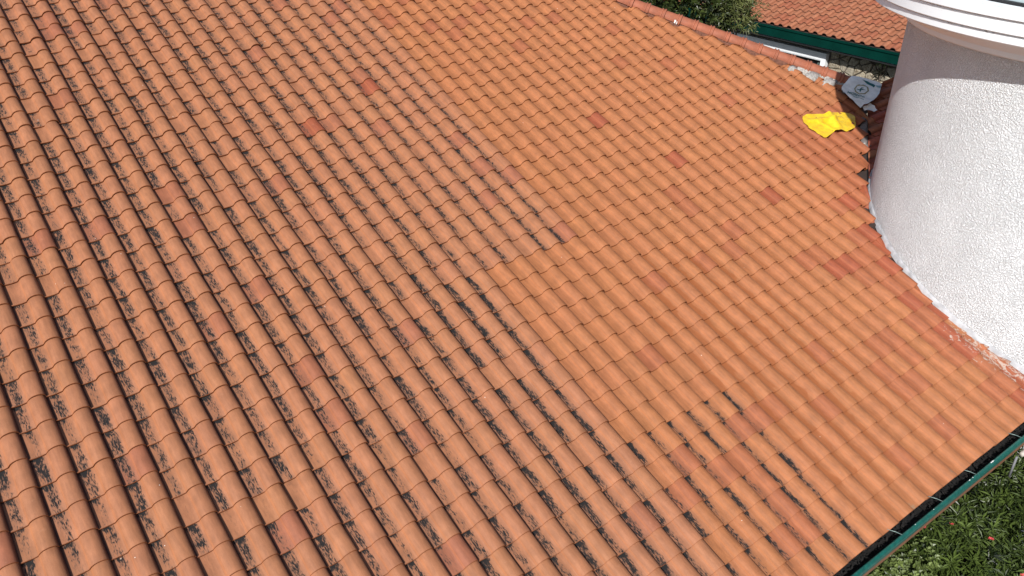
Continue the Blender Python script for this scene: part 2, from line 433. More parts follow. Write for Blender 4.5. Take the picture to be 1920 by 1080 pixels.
for j in range(-9, 14):
    for i in range(-6, 12):
        q = TV + np.array((i, j, 0.0)); q[:, 0] *= TW; q[:, 1] *= TE
        cu, cv = q[:, 0].mean(), q[:, 1].mean()
        if cv > val2(cu) + .16: continue
        wc = VP0 + U2 * cu + V2 * cv
        if math.hypot(wc.x - TC.x, wc.y - TC.y) < TR - .05 or wc.y < VP1.y - .15: continue
        lim = val2(q[:, 0]) - .01; k = q[:, 1] > lim; q[k, 1] = lim[k]
        # far edge
        if sgn > 0:
            lim = np.array([edge2(v) for v in q[:, 1]])
            if cu < lim.mean() - .15: continue
            k = q[:, 0] < lim; q[k, 0] = lim[k]
        else:
            lim = np.array([edge2(v) for v in q[:, 1]])
            if cu > lim.mean() + .15: continue
            k = q[:, 0] > lim; q[k, 0] = lim[k]
        n0 = len(fv); fv += [tuple(p) for p in q]
        ff += [tuple(x + n0 for x in f[::-1]) for f in TF] if flip_check(metric(TV), TF) else [tuple(x + n0 for x in f) for f in TF]
        r = random.Random(i * 17 + j * 3)
        cc = (0.28 + r.uniform(-.04, .04), 0.085 + r.uniform(-.015, .015), 0.045, 0.0)
        fuv += TUV; fc += [cc] * len(q)
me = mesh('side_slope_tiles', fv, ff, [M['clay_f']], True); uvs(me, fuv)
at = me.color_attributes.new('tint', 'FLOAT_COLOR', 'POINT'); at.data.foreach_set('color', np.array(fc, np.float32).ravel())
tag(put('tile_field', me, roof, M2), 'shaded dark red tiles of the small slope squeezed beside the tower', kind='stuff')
e2 = [VP0 - VD * .35, VP1 + VD * 1.0, VP1 + VD * 1.0 - V2 * 2.2, VP0 - VD * .2 - V2 * 1.6]
sl = [p - N2 * .03 for p in e2] + [p - N2 * .12 for p in e2]
put('side_slope_deck', mesh('side_slope_deck', sl, [(0, 1, 2, 3), (7, 6, 5, 4), (0, 4, 5, 1), (1, 5, 6, 2), (2, 6, 7, 3), (3, 7, 4, 0)], [M['deck']]), roof)
# mortar run in the valley
vs, fs = [], []
side = VD.cross((N + N2).normalized()).normalized()
K = 40
for k in range(K + 1):
    p = VP0.lerp(VP1, .62 * k / K)
    wd = 0.045 + 0.018 * noise.noise(Vector((k * .45, 0, 3)))
    off = 0.03 * noise.noise(Vector((k * .2, 5, 3)))
    for s, hh in ((-1, .000), (-.4, .018), (.4, .018), (1, .000)):
        vs.append(p + side * (wd * s + off + .05) + Z3 * (0.012 + hh + .008 * noise.noise(Vector((k * .8, s, 1)))))
for k in range(K):
    for s in range(3): fs.append((k * 4 + s, k * 4 + s + 1, k * 4 + s + 5, k * 4 + s + 4))
M['valley_mortar'] = simple('valley_mortar', (0.17, 0.15, 0.14), 0.95, 0.35, 20.0, bump=.8)
put('valley_mortar', mesh('valley_mortar', vs, fs, [M['valley_mortar']], True), roof)

# hip: mortar bed and the ridge caps riding on it
HA = Vector((1.46, 13.37, -2.435 + ZO)); HB = Vector((4.87, 12.50, -3.465 + ZO)); HD = (HB - HA).normalized()
def cap_mesh(L=0.300):
    vs, fs = [], []
    rows = [(0.0, .092), (.226, .097), (.232, .114), (.246, .117), (.253, .102), (.268, .102), (.275, .118), (.296, .120), (.300, .113), (.300, .088)]
    seg = 12
    for (x, r) in rows:
        for k in range(seg + 1):
            th = R(-12) + R(204) * k / seg
            vs.append((x, math.cos(th) * r, math.sin(th) * r * .92))
    for i in range(len(rows) - 1):
        for k in range(seg):
            a = i * (seg + 1) + k; fs.append((a, a + seg + 1, a + seg + 2, a + 1))
    me = mesh('ridge_cap', vs, fs, [M['cap']], True); return me
CM = cap_mesh()
hx = HD; hy = Z3.cross(hx).normalized(); hz = hx.cross(hy)
PITCH = (HB - HA).length / 14.05
kk = -22
nmax = int(((HB - HA).length + .30) / PITCH)
for k in range(-22, nmax + 1):
    p = HA + HD * (k * PITCH - .10) + Z3 * .022 - VH * .01
    r = random.Random(k)
    m = Matrix(((hx.x, hy.x, hz.x, p.x), (hx.y, hy.y, hz.y, p.y), (hx.z, hy.z, hz.z, p.z), (0, 0, 0, 1)))
    put('ridge_cap', CM, roof, m @ Matrix.Rotation(R(r.uniform(-1, 1)), 4, 'Z') @ Matrix.Rotation(R(1.2), 4, 'Y') @ Matrix.Translation((0, r.uniform(-.004, .004), r.uniform(0, .004))))
def hip_band(u0, u1, m, name, rough, lab=None):
    vs, fs = [], []; K = int((u1 - u0) * 8)
    for k in range(K + 1):
        u = u0 + (u1 - u0) * k / K
        lo = RP(u, hip_v(u) + .30 + .10 * rough * noise.noise(Vector((u * 3.1, 2, 0))), .012)
        f = 0.0
        s = (lo - HA).dot(HD); ax = HA + HD * s
        out = (lo - ax); out.z = 0; out.normalize()
        hi = ax + out * .070 + Z3 * .045
        mid = lo.lerp(hi, .5) + out * (.014 + .02 * rough * noise.noise(Vector((u * 5.7, 9, 0)))) + Z3 * .006
        lo2 = lo - N * .05
        mid = mid - out * .045
        vs += [lo2, lo, mid, hi]
    for k in range(K):
        for s in range(3): fs.append((k * 4 + s, k * 4 + s + 1, k * 4 + s + 5, k * 4 + s + 4))
    put(name, mesh(name, vs, fs, [m], True), roof)
hip_band(4.0, 18.3, M['mortar_red'], 'hip_mortar', 0.5)
hip_band(18.0, 21.3, M['mortar_grey'], 'hip_mortar', 2.2)
# ragged grey patch spread over the last tiles
def patch(u0, v0, pts, m, name, h0=.03):
    vs = [RP(u0, v0, h0 + .02)]; n = len(pts)
    for (u, v) in pts: vs.append(RP(u, v, h0 + .012))
    for (u, v) in pts: vs.append(RP(u0 + (u - u0) * 1.12, v0 + (v - v0) * 1.12, h0 - .03))
    fs = [(0, 1 + i, 1 + (i + 1) % n) for i in range(n)] + [(1 + i, 1 + n + i, 1 + n + (i + 1) % n, 1 + (i + 1) % n) for i in range(n)]
    return put(name, mesh(name, vs, fs, [m], True), roof)
def blob(u0, v0, ru, rv, m, name, seed, h0=.03, n=12):
    r = random.Random(seed); pts = []
    for k in range(n):
        th = 2 * math.pi * k / n; q = r.uniform(.6, 1.15)
        pts.append((u0 + ru * q * math.cos(th), v0 + rv * q * math.sin(th)))
    patch(u0, v0, pts, m, name, h0)
for k, (u, v, ru, rv) in enumerate([(18.4, -20.55, .6, .35), (19.1, -19.7, .6, .32), (19.8, -18.75, .55, .35), (17.7, -21.6, .30, .25)]):
    blob(u, v, ru, rv, M['mortar_grey'], 'mortar_patch', k, .035, 20)
for k, (u, v, ru, rv) in enumerate([(12.85, -28.9, .22, .12), (13.05, -28.6, .16, .08), (13.35, -28.05, .12, .22), (13.75, -27.75, .18, .10), (12.5, -29.4, .12, .08), (10.0, -31.9, .18, .3)]):
    blob(u, v, ru, rv, M['white_blob'], 'sealant_blob', 20 + k, .055, 10)
for k, (u, v, ru, rv) in enumerate([(15.9, -14.55, .16, .10), (16.2, -14.35, .12, .10), (15.7, -14.3, .10, .07), (12.0, -9.85, .07, .2)]):
    blob(u, v, ru, rv, M['mortar_grey'], 'mortar_crumb', 40 + k, .022, 9)

# gutter along the eave
def eave(u, out, z): return RP(u, 1.15) + VH * out + Z3 * z
gut = MB()
prof = [(-.11, -.035), (-.11, -.145), (.010, -.150), (.080, -.070), (.080, -.025)]     # inner trough
K = [-37, 11.5]
def strip(profile, m, name, parent, u0=-37, u1=12.5, smooth=False):
    vs = []; n = len(profile); st = 12
    for k in range(st + 1):
        u = u0 + (u1 - u0) * k / st
        for (o_, z_) in profile: vs.append(eave(u, o_, z_))
    fs = [(k * n + i, k * n + i + 1, (k + 1) * n + i + 1, (k + 1) * n + i) for k in range(st) for i in range(n - 1)]
    return put(name, mesh(name, vs, fs, [m], smooth), parent)
gutter = strip(prof, M['black_metal'], 'gutter', house)
lp = [(.076, -.045), (.076, -.022), (.081, -.010), (.092, -.007), (.104, -.014), (.113, -.032), (.117, -.062), (.110, -.078)]
strip(lp, M['green_metal'], 'gutter_lip', gutter, smooth=True)
strip([(.110, -.076), (.106, -.140), (.085, -.158), (.0, -.158)], M['brown_metal'], 'gutter_face', gutter)
strip([(-.13, -.05), (-.13, -.30), (-.16, -.30), (-.16, -.05)], M['dark'], 'fascia_board', house)
for u in (-3.35, -1.55 + .9, 1.75, 5.35, -8.2, -13.0, 9.3):
    a = eave(u - .25, -.02, .012); b = eave(u + .05, .088, -.012)
    mid = a.lerp(b, .55) + Z3 * .006
    put('gutter_bracket', MB().add(tube([a, mid, b], .0035, 5)).build('gutter_bracket', M['wire'], True), gutter)
for k in range(26):
    r = random.Random(900 + k); u = r.choice([1.4, -1.2, 3.0, -2.6]) + r.uniform(-.3, .3)
    if k > 6: break
    p = eave(u, .090, -.008); vv, f_ = box_vf(p, U, VH, Z3, r.uniform(.003, .012), r.uniform(.002, .006), .002)
    put('paint_chip', mesh('paint_chip', vv, f_, [M['white_blob']]), gutter)
# leaf litter lying in the gutter
vs, fs = [], []
r = random.Random(4)
for k in range(900):
    p = eave(r.uniform(-16, 9), r.uniform(-.06, .045), -.135 + r.uniform(0, .05) * (1 + noise.noise(Vector((k, 0, 0)))))
    d = Vector((r.uniform(-1, 1), r.uniform(-1, 1), r.uniform(-.3, .3))).normalized() * r.uniform(.012, .03); s2 = d.cross(Z3) * .35
    n0 = len(vs); vs += [p - d, p + s2, p + d, p - s2]; fs.append((n0, n0 + 1, n0 + 2, n0 + 3))
tag(put('leaf_litter', mesh('leaf_litter', vs, fs, [simple('dead_leaves', (.010, .008, .007), .95)]), gutter), kind='stuff')
# walls below the roof
M['house_wall'] = simple('house_wall_render', (0.62, 0.58, 0.52), 0.9, bump=.5)
def wall_between(p, q, z0, z1, th, m, name, parent):
    d = (q - p); d.z = 0; L = d.length; d.normalize(); nrm = Vector((-d.y, d.x, 0))
    c = (p + q) / 2; c = Vector((c.x, c.y, (z0 + z1) / 2))
    v_, f_ = box_vf(c, d, nrm, Z3, L / 2, th / 2, (z1 - z0) / 2)
    return put(name, mesh(name, v_, f_, [m]), parent)
wall_between(eave(-35, -.55, 0), eave(9.0, -.55, 0), 0.0, O.z - .25, .2, M['house_wall'], 'wall', house)

# ------------------------------------------------------------------ tower
tower = empty('tower', (TC.x, TC.y, 0), 'round white stucco tower with stepped cornice rising through the orange roof', 'tower')
g = NG('white_stucco', 0.85)
ang = g.n('ShaderNodeVectorMath', operation='SUBTRACT'); g.lk(g.pos, ang.inputs[0]); ang.inputs[1].default_value = (TC.x, TC.y, 0)
n1 = g.noise(g.pos, 58.0, 3.0, 0.55, 0.7)
n2 = g.noise(g.pos, 110.0, 3.0, 0.6, 0.5)
hgt = g.math('ADD', g.ss(n1, 0.34, 0.66), g.math('MULTIPLY', n2, 0.55))
amp = g.ss(g.noise(g.pos, 2.2, 3.0, .6), .30, .70, .85, 1.10)
g.bump(g.math('MULTIPLY', hgt, amp), 1.0, 0.016)
dirt = g.ss(g.noise(g.pos, 1.3, 4.0, 0.65), 0.45, 0.75)
c = g.mix(g.math('MULTIPLY', dirt, 0.18), rgb(0.88, 0.895, 0.90), rgb(0.72, 0.74, 0.76))
stq = g.n('ShaderNodeVectorMath', operation='MULTIPLY'); g.lk(g.pos, stq.inputs[0]); stq.inputs[1].default_value = (5.0, 5.0, 0.35)
rs_ = g.ss(g.noise(stq.outputs[0], 1.6, 4.0, 0.6), 0.50, 0.72)
c = g.mix(g.math('MULTIPLY', rs_, 0.10), c, rgb(0.60, 0.60, 0.60))
pit = g.math('MULTIPLY', g.ss(n1, 0.42, 0.30), 0.12)
c = g.mix(pit, c, rgb(0.55, 0.55, 0.56))
g.base(c); M['stucco'] = g.m
g = NG('white_cornice', 0.55)
d1 = g.noise(g.pos, 2.0, 4.0, 0.6); sp = g.n('ShaderNodeSeparateXYZ'); g.lk(g.pos, sp.inputs[0])
topd = g.ss(g.noise(g.pos, 14.0, 5.0, 0.7), 0.52, 0.66)
nrm = g.n('ShaderNodeNewGeometry').outputs['Normal']; up = g.ss(g.dot(nrm, (0, 0, 1)), 0.25, 0.6)
c = g.mix(g.math('MULTIPLY', g.ss(d1, .4, .7), .12), rgb(0.84, 0.865, 0.88), rgb(0.70, 0.73, 0.74))
c = g.mix(g.math('MULTIPLY', g.math('MULTIPLY', topd, up), .75), c, rgb(0.22, 0.21, 0.19))
g.base(c); g.bump(g.noise(g.pos, 30.0, 3.0), 0.15, 0.004); M['cornice'] = g.m
def lathe(prof, m, name, parent, seg=128, smooth=True, a0=0, a1=360, nz=None):
    vs, fs = [], []; n = len(prof); full = (a1 - a0) >= 360
    cnt = seg if full else seg + 1
    for k in range(cnt):
        th = R(a0 + (a1 - a0) * k / seg)
        for (r_, z_) in prof: vs.append((TC.x + r_ * math.cos(th), TC.y + r_ * math.sin(th), z_ + ZO))
    for k in range(seg):
        k2 = (k + 1) % cnt
        for i in range(n - 1): fs.append((k * n + i, k2 * n + i, k2 * n + i + 1, k * n + i + 1))
    me = mesh(name, vs, fs, [m], smooth)
    if smooth:
        me.set_sharp_from_angle(angle=R(35))
    return put(name, me, parent)
lathe([(TR, -8.5), (TR, -5), (TR, -1.93)], M['stucco'], 'wall', tower, 160)
corn = lathe([(TR - .01, -2.03), (TR + .045, -2.03), (TR + .062, -2.015), (TR + .065, -1.97), (TR + .09, -1.94), (TR + .15, -1.90), (TR + .24, -1.865), (TR + .27, -1.85), (TR + .27, -1.80), (TR + .40, -1.80)], M['cornice'], 'cornice', tower)
lathe([(TR + .30, -1.808), (2.762, -1.808), (2.768, -1.80), (2.768, -1.738), (2.760, -1.73), (2.72, -1.72), (2.72, -1.715)], M['cornice'], 'cornice_band', corn)
lathe([(2.70, -1.728), (2.788, -1.720), (2.796, -1.712), (2.796, -1.606), (2.788, -1.598), (2.74, -1.594)], M['cornice'], 'cornice_band', corn)
lathe([(2.70, -1.598), (2.816, -1.590), (2.824, -1.582), (2.824, -1.515), (2.816, -1.505), (2.36, -1.545)], M['cornice'], 'cornice_band', corn)
win = lathe([(2.36, -1.60), (2.40, -1.60), (2.40, -1.515), (2.33, -1.515)], M['dark'], 'window_frame', tower)
g = NG('pale_glass', 0.12); g.b.inputs['Metallic'].default_value = 0.0
g.base(rgb(0.42, 0.50, 0.52)); g.b.inputs['Specular IOR Level'].default_value = 0.8; M['glass'] = g.m
lathe([(2.345, -1.52), (2.345, -0.62)], M['glass'], 'window_pane', win)
lathe([(2.40, -.62), (2.42, -.62), (2.42, -.30), (2.5, -.28), (2.5, -.18), (0.02, -.10)], M['cornice'], 'tower_top', tower)
for k in range(16):
    th = 2 * math.pi * (k + .5) / 16
    p = Vector((TC.x + 2.36 * math.cos(th), TC.y + 2.36 * math.sin(th), -1.07 + ZO))
    v_, f_ = box_vf(p, Vector((math.cos(th), math.sin(th), 0)), Vector((-math.sin(th), math.cos(th), 0)), Z3, .03, .025, .45)
    put('mullion', mesh('mullion', v_, f_, [M['dark']]), win)
# smooth mortar skirt where tower meets roof
vs, fs = [], []; K = 150
for k in range(K + 1):
    th = R(150 + 175 * k / K)
    d = Vector((math.cos(th), math.sin(th), 0))
    ring = []
    for (r_, up_) in ((TR + .026, -.03), (TR + .019, .018), (TR + .009, .036), (TR + .002, .050)):
        jit_ = .005 * noise.noise(Vector((k * .33, r_ * 9, 0)))
        p = TC + d * (r_ + jit_)
        z = O.z - ((p.x - O.x) * N.x + (p.y - O.y) * N.y) / N.z + up_ + jit_ + .02
        vs.append(Vector((p.x, p.y, z)))
for k in range(K):
    for s in range(3): fs.append((k * 4 + s, k * 4 + s + 1, k * 4 + s + 5, k * 4 + s + 4))
M['skirt'] = simple('pale_mortar_skirt', (0.40, 0.40, 0.41), 0.9, 0.25, 9.0, bump=.3)
put('mortar_skirt', mesh('mortar_skirt', vs, fs, [M['skirt']], True), tower)

# ------------------------------------------------------------------ neighbouring house
far = empty('neighbour_house', (9.0, 19.5, 0), 'neighbouring stone house with terracotta roof and dark green fascia behind the tower', 'house')
PE = Vector((7.323, 19.185, -4.396 + ZO))
FS = R(20.5)
FVd = (FV * math.cos(FS) - Z3 * math.sin(FS)); FN = FVd.cross(FU).normalized()
FE = -FU                                      # along the eave, towards the left of the picture
MF = Matrix(((FU.x, FVd.x, FN.x, PE.x), (FU.y, FVd.y, FN.y, PE.y), (FU.z, FVd.z, FN.z, PE.z), (0, 0, 0, 1)))
def FP(u, v, h=0): return PE + FU * u + FVd * v + FN * h
pts = [FP(-7, .0, -.03), FP(5, .0, -.03), FP(5, -5.5, -.03), FP(-7, -5.5, -.03)]
pts += [p - FN * .1 for p in pts]
froof = put('roof', mesh('far_roof_deck', pts, [(0, 1, 2, 3), (7, 6, 5, 4), (0, 4, 5, 1), (1, 5, 6, 2), (2, 6, 7, 3), (3, 7, 4, 0)], [M['deck']]), far)
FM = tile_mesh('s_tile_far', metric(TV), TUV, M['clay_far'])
fcount = 0
fv, ff, fuv, fc = [], [], [], []
for j in range(-21, 1):
    for i in range(-28, 21):
        r = random.Random(i * 77 + j * 13)
        c = np.array((0.31, 0.118, 0.060)) * r.uniform(.95, 1.05)
        if r.random() < .2: c = c * np.array((.92, .8, .8))
        t = (float(c[0]), float(c[1]), float(c[2]), -0.005)
        mw = MF @ Matrix.Translation(((i + .5 + r.uniform(-.01, .01)) * TW, (j + r.uniform(-.015, .015)) * TE, r.uniform(0, .003)))
        if visible(mw.translation) and j > -13 and fcount < 290 and i > -18:
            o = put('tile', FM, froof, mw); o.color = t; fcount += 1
        else:
            q = TV + np.array((i + .5, j, r.uniform(0, .003)))
            n0 = len(fv); fv += [(p[0] * TW, p[1] * TE, p[2]) for p in q]
            ff += [tuple(x + n0 for x in f[::-1]) for f in TF] if flip_check(metric(TV), TF) else [tuple(x + n0 for x in f) for f in TF]
            fuv += TUV; fc += [t] * len(q)
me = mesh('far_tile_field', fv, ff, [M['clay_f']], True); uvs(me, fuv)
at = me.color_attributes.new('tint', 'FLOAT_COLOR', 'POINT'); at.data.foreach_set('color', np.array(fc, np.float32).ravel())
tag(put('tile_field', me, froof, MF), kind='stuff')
def FW(s, off, z): return Vector((PE.x, PE.y, 0)) + FE * s - FV * off + Z3 * (z + ZO)    # s along the eave to the left, off behind the fascia
def fbox(s0, s1, o0, o1, z0, z1, m, name, parent):
    v_, f_ = box_vf(FW((s0 + s1) / 2, (o0 + o1) / 2, (z0 + z1) / 2), FE, -FV, Z3, abs(s1 - s0) / 2, abs(o1 - o0) / 2, abs(z1 - z0) / 2)
    return put(name, mesh(name, v_, f_, [m]), parent)
fbox(-5, 7, -.03, .0, -4.665, -4.425, M['green_dark'], 'fascia_board', far)
fbox(-5, 7, -.055, -.03, -4.465, -4.415, M['green_dark'], 'fascia_lip', far)
fbox(-5, 7, .0, .55, -4.72, -4.69, M['dark'], 'soffit', far)
M['stone_joint'] = simple('stone_wall_joint', (0.10, 0.085, 0.07), 0.95)
fwall = fbox(-5, 7, .40, .75, -8.5, -4.70, M['stone_joint'], 'wall', far)
fbox(-5, 7, .75, 6.0, -8.5, -4.75, M['stone_joint'], 'wall_body', far)
g = NG('field_stone', 0.9)
oi = g.n('ShaderNodeObjectInfo').outputs['Random']
n = g.ss(g.noise(g.pos, 28.0, 5.0, 0.7), 0.35, 0.65)
c = g.mix(n, rgb(0.13, 0.09, 0.05), rgb(0.42, 0.37, 0.28))
c = g.mix(g.math('MULTIPLY', g.ss(oi, 0.2, 0.9), 0.45), c, rgb(0.34, 0.315, 0.26))
g.base(c); g.bump(g.noise(g.pos, 45.0, 4.0), 0.8, 0.01); M['stone'] = g.m
# irregular flagstones: clipped voronoi cells, each stone its own piece
def voronoi(s0, s1, z0, z1, cs, seed):
    r = random.Random(seed); pts = []
    a = s0 - cs
    while a < s1 + cs:
        b = z0 - cs
        while b < z1 + cs:
            pts.append((a + r.uniform(-.42, .42) * cs, b + r.uniform(-.42, .42) * cs)); b += cs * .8
        a += cs
    out = []
    for i, p in enumerate(pts):
        if not (s0 <= p[0] <= s1 and z0 <= p[1] <= z1): continue
        poly = [(p[0] - cs * 1.3, p[1] - cs * 1.3), (p[0] + cs * 1.3, p[1] - cs * 1.3), (p[0] + cs * 1.3, p[1] + cs * 1.3), (p[0] - cs * 1.3, p[1] + cs * 1.3)]
        for k, q in enumerate(pts):
            if k == i or abs(q[0] - p[0]) > 2.6 * cs or abs(q[1] - p[1]) > 2.6 * cs: continue
            mx, my = (p[0] + q[0]) / 2, (p[1] + q[1]) / 2; dx, dy = q[0] - p[0], q[1] - p[1]; L = math.hypot(dx, dy)
            mx -= dx / L * .011; my -= dy / L * .011
            new = []
            for t in range(len(poly)):
                A, B = poly[t], poly[(t + 1) % len(poly)]
                da = (A[0] - mx) * dx + (A[1] - my) * dy; db = (B[0] - mx) * dx + (B[1] - my) * dy
                if da <= 0: new.append(A)
                if (da < 0) != (db < 0) and abs(da - db) > 1e-9:
                    f = da / (da - db); new.append((A[0] + (B[0] - A[0]) * f, A[1] + (B[1] - A[1]) * f))
            poly = new
            if len(poly) < 3: break
        if len(poly) >= 3: out.append((p, poly))
    return out
for k, (p, poly) in enumerate(voronoi(-3.3, .12, -6.6, -4.78, .24, 5)):
    r = random.Random(k); n = len(poly)
    front = [FW(s, .40 - .030 - r.uniform(0, .012), z) for (s, z) in [(p[0] + (a - p[0]) * .94, p[1] + (b - p[1]) * .94) for (a, b) in poly]]
    mid = [FW(s, .385, z) for (s, z) in poly]; back = [FW(s, .402, z) for (s, z) in poly]
    ctr = FW(p[0], .40 - .050, p[1])
    vs = [ctr] + front + mid + back
    fs = [(0, 1 + i, 1 + (i + 1) % n) for i in range(n)] + [(1 + i, 1 + n + i, 1 + n + (i + 1) % n, 1 + (i + 1) % n) for i in range(n)] \
        + [(1 + n + i, 1 + 2 * n + i, 1 + 2 * n + (i + 1) % n, 1 + n + (i + 1) % n) for i in range(n)]
    put('stone', mesh('stone', vs, fs, [M['stone']]), fwall)
M['white_frame'] = simple('white_window_frame', (0.78, 0.79, 0.80), 0.5, .05, 2.0)
wf = fbox(.22, 4.0, .28, .40, -5.035, -4.865, M['white_frame'], 'window', far)
fbox(.22, .35, .282, .40, -6.4, -5.037, M['white_frame'], 'window_jamb', wf)
fbox(.352, 4.0, .29, .40, -5.055, -5.038, M['white_frame'], 'window_head_strip', wf)
M['black_glass'] = simple('dark_window_glass', (0.01, 0.011, 0.012), 0.15)
fbox(.352, 4.0, .385, .397, -6.4, -5.11, M['black_glass'], 'window_pane', wf)
for k in range(26):
    s = .42 + k * .14
    fbox(s, s + .018, .32, .338, -6.4, -5.12, M['dark'] if k % 2 else M['wire'], 'window_bar', wf)
fbox(.352, 4.0, .312, .316, -5.24, -5.225, M['wire'], 'window_rail', wf)

# ------------------------------------------------------------------ sacks
def sheet(outline, step, fn, m, name, thick=.0025):
    """a cloth sheet inside a closed outline; fn maps (x, y) to a world point"""
    xs = [p[0] for p in outline]; ys = [p[1] for p in outline]
    def inside(x, y):
        c = False; n = len(outline)
        for i in range(n):
            (x1, y1), (x2, y2) = outline[i], outline[(i + 1) % n]
            if (y1 > y) != (y2 > y) and x < (x2 - x1) * (y - y1) / (y2 - y1) + x1: c = not c
        return c
    pts = []; n = len(outline)
    for i in range(n):
        a, b = Vector(outline[i]), Vector(outline[(i + 1) % n]); L = (b - a).length; c_ = max(1, int(L / step))
        for k in range(c_): pts.append(a.lerp(b, k / c_))
    nb = len(pts); r = random.Random(1)
    y = min(ys)
    while y < max(ys):
        x = min(xs)
        while x < max(xs):
            q = (x + r.uniform(-.2, .2) * step, y + r.uniform(-.2, .2) * step)
            if inside(*q) and min((Vector(q) - b).length for b in pts[:nb]) > step * .45: pts.append(Vector(q))
            x += step
        y += step
    res = delaunay_2d_cdt(pts, [(i, (i + 1) % nb) for i in range(nb)], [list(range(nb))], 1, 1e-5)
    vs = [fn(p.x, p.y) for p in res[0]]
    me = mesh(name, vs, res[2], [m], True)
    md = None
    return me
yo = [(13.93, -17.68), (14.35, -17.73), (14.96, -17.57), (15.54, -17.37), (16.15, -17.33), (16.89, -17.11), (17.37, -16.82), (17.42, -16.57), (17.1, -16.22), (16.65, -15.83),
      (16.32, -15.71), (15.55, -15.66), (15.24, -15.83), (14.85, -15.99), (14.26, -15.83), (13.66, -15.71), (13.5, -15.76), (13.49, -16.09), (13.44, -16.46), (13.38, -16.77), (13.46, -16.89), (13.46, -17.24), (13.7, -17.52)]
def fold(x, y, a, b, w_, h_):
    """soft ridge of height h_ along the line a-b"""
    a, b = Vector(a), Vector(b); d = (b - a); L = d.length; d /= L; q = Vector((x, y)) - a
    t = max(0, min(L, q.dot(d))); e = (q - d * t).length
    return h_ * max(0, 1 - e / w_)
def yfn(x, y):
    h = .052 + .012 * noise.noise(Vector((x * 1.3, y * 1.3, 2))) + .010 * abs(noise.noise(Vector((x * 3.0, y * 2.2, 7))))
    h += fold(x, y, (13.9, -17.2), (16.3, -16.7), .22, .030) + fold(x, y, (15.2, -15.9), (15.9, -17.3), .35, .040)
    h += fold(x, y, (14.4, -17.0), (14.9, -16.0), .18, .018) + fold(x, y, (15.8, -16.4), (17.3, -16.4), .25, .022) + fold(x, y, (13.5, -16.4), (14.3, -16.6), .15, .018)
    h -= fold(x, y, (14.9, -16.8), (15.3, -16.0), .25, .018)
    return RP(x, y, h)
g = NG('yellow_woven_plastic', 0.42)
n = g.noise(g.pos, 9.0, 3.0, .6)
pr = g.ss(g.noise(g.pos, 55.0, 4.0, .7), .52, .62)
reg = g.n('ShaderNodeVectorMath', operation='DISTANCE'); g.lk(g.pos, reg.inputs[0]); reg.inputs[1].default_value = tuple(RP(16.1, -16.6, .06))
pr = g.math('MULTIPLY', pr, g.ss(reg.outputs['Value'], .22, .08))
c = g.mix(g.ss(n, .35, .65), rgb(0.66, 0.40, 0.010), rgb(0.78, 0.53, 0.02))
g.base(g.mix(g.math('MULTIPLY', pr, .65), c, rgb(.32, .30, .03))); M['yellow'] = g.m
g.bump(g.noise(g.pos, 60.0, 4.0), .5, .004)
ys_ = link('sack', sheet(yo, .10, yfn, M['yellow'], 'yellow_sack'))
# shift origin to the sack itself
def recentre(o):
    c = Vector((0, 0, 0)); me = o.data
    for v in me.vertices: c += v.co
    c /= len(me.vertices); me.transform(Matrix.Translation(-c)); o.location = c
recentre(ys_)
tag(ys_, 'crumpled bright yellow plastic sack lying on the orange tiles near the tower', 'sack')

BA = Vector((4.887, 11.942, -3.575 + ZO)); BX = Vector((0.953, 0.303, 0.008)); BY = Vector((-0.286, 0.889, 0.357)); BN = BX.cross(BY).normalized()
bo = [(0.32, 0.321), (0.371, 0.313), (0.457, 0.282), (0.555, 0.233), (0.633, 0.16), (0.676, 0.102), (0.69, 0.053), (0.604, -0.04), (0.53, -0.129), (0.422, -0.211), (0.318, -0.268), (0.23, -0.311), (0.175, -0.331), (0.129, -0.327),
      (0.079, -0.36), (0.039, -0.385), (0.019, -0.285), (0.006, -0.153), (0.005, -0.087), (-0.019, -0.0), (-0.017, 0.041), (0.015, 0.103), (0.075, 0.153), (0.169, 0.215), (0.249, 0.276)]
def bh(x, y):
    return .055 + .020 * noise.noise(Vector((x * 5, y * 5, 1))) + .016 * abs(noise.noise(Vector((x * 11, y * 8, 4)))) + .012 * abs(noise.noise(Vector((x * 20 + y * 9, y * 6, 2)))) \
        + fold(x, y, (.10, .14), (.42, .24), .07, .012) + fold(x, y, (.05, -.12), (.28, -.26), .05, .010) + fold(x, y, (.45, .20), (.6, .0), .05, .008)
def bfn(x, y, e=0.0): return BA + BX * x + BY * y + BN * (bh(x, y) + e)
M['grey_sack'] = simple('off_white_woven_plastic', (0.86, 0.84, 0.78), 0.6, .10, 9.0, bump=.6, bscale=40)
bag = link('sack', sheet(bo, .03, bfn, M['grey_sack'], 'white_sack')); recentre(bag)
tag(bag, 'off-white printed sack with green lettering lying in shade where the ridge caps end', 'sack')
bw = Matrix.Translation(bag.location)
def decal(name, poly, m, e=.0035, step=.02):
    me = sheet(poly, step, lambda x, y: bfn(x, y, e), m, name); return put(name, me, bag)
M['ochre'] = simple('ochre_print', (0.36, 0.31, 0.15), .5, .15, 20); M['teal'] = simple('teal_print', (0.015, 0.12, 0.10), .5, .15, 20)
M['pale_teal'] = simple('faded_green_print', (0.22, 0.36, 0.34), .5, .3, 40)
octo = [(0.29, 0.115), (0.392, 0.104), (0.435, 0.046), (0.401, -0.05), (0.302, -0.105), (0.198, -0.097), (0.163, -0.037), (0.194, 0.042)]
oc = Vector((sum(p[0] for p in octo) / 8, sum(p[1] for p in octo) / 8))
def densify(poly, n=5):
    out = []
    for i in range(len(poly)):
        a, b = Vector(poly[i]), Vector(poly[(i + 1) % len(poly)])
        out += [a.lerp(b, k / n) for k in range(n)]
    return out
d_ = densify(octo); vs = []; nn = len(d_)
for p in d_: vs.append(bfn(p.x, p.y, .004))
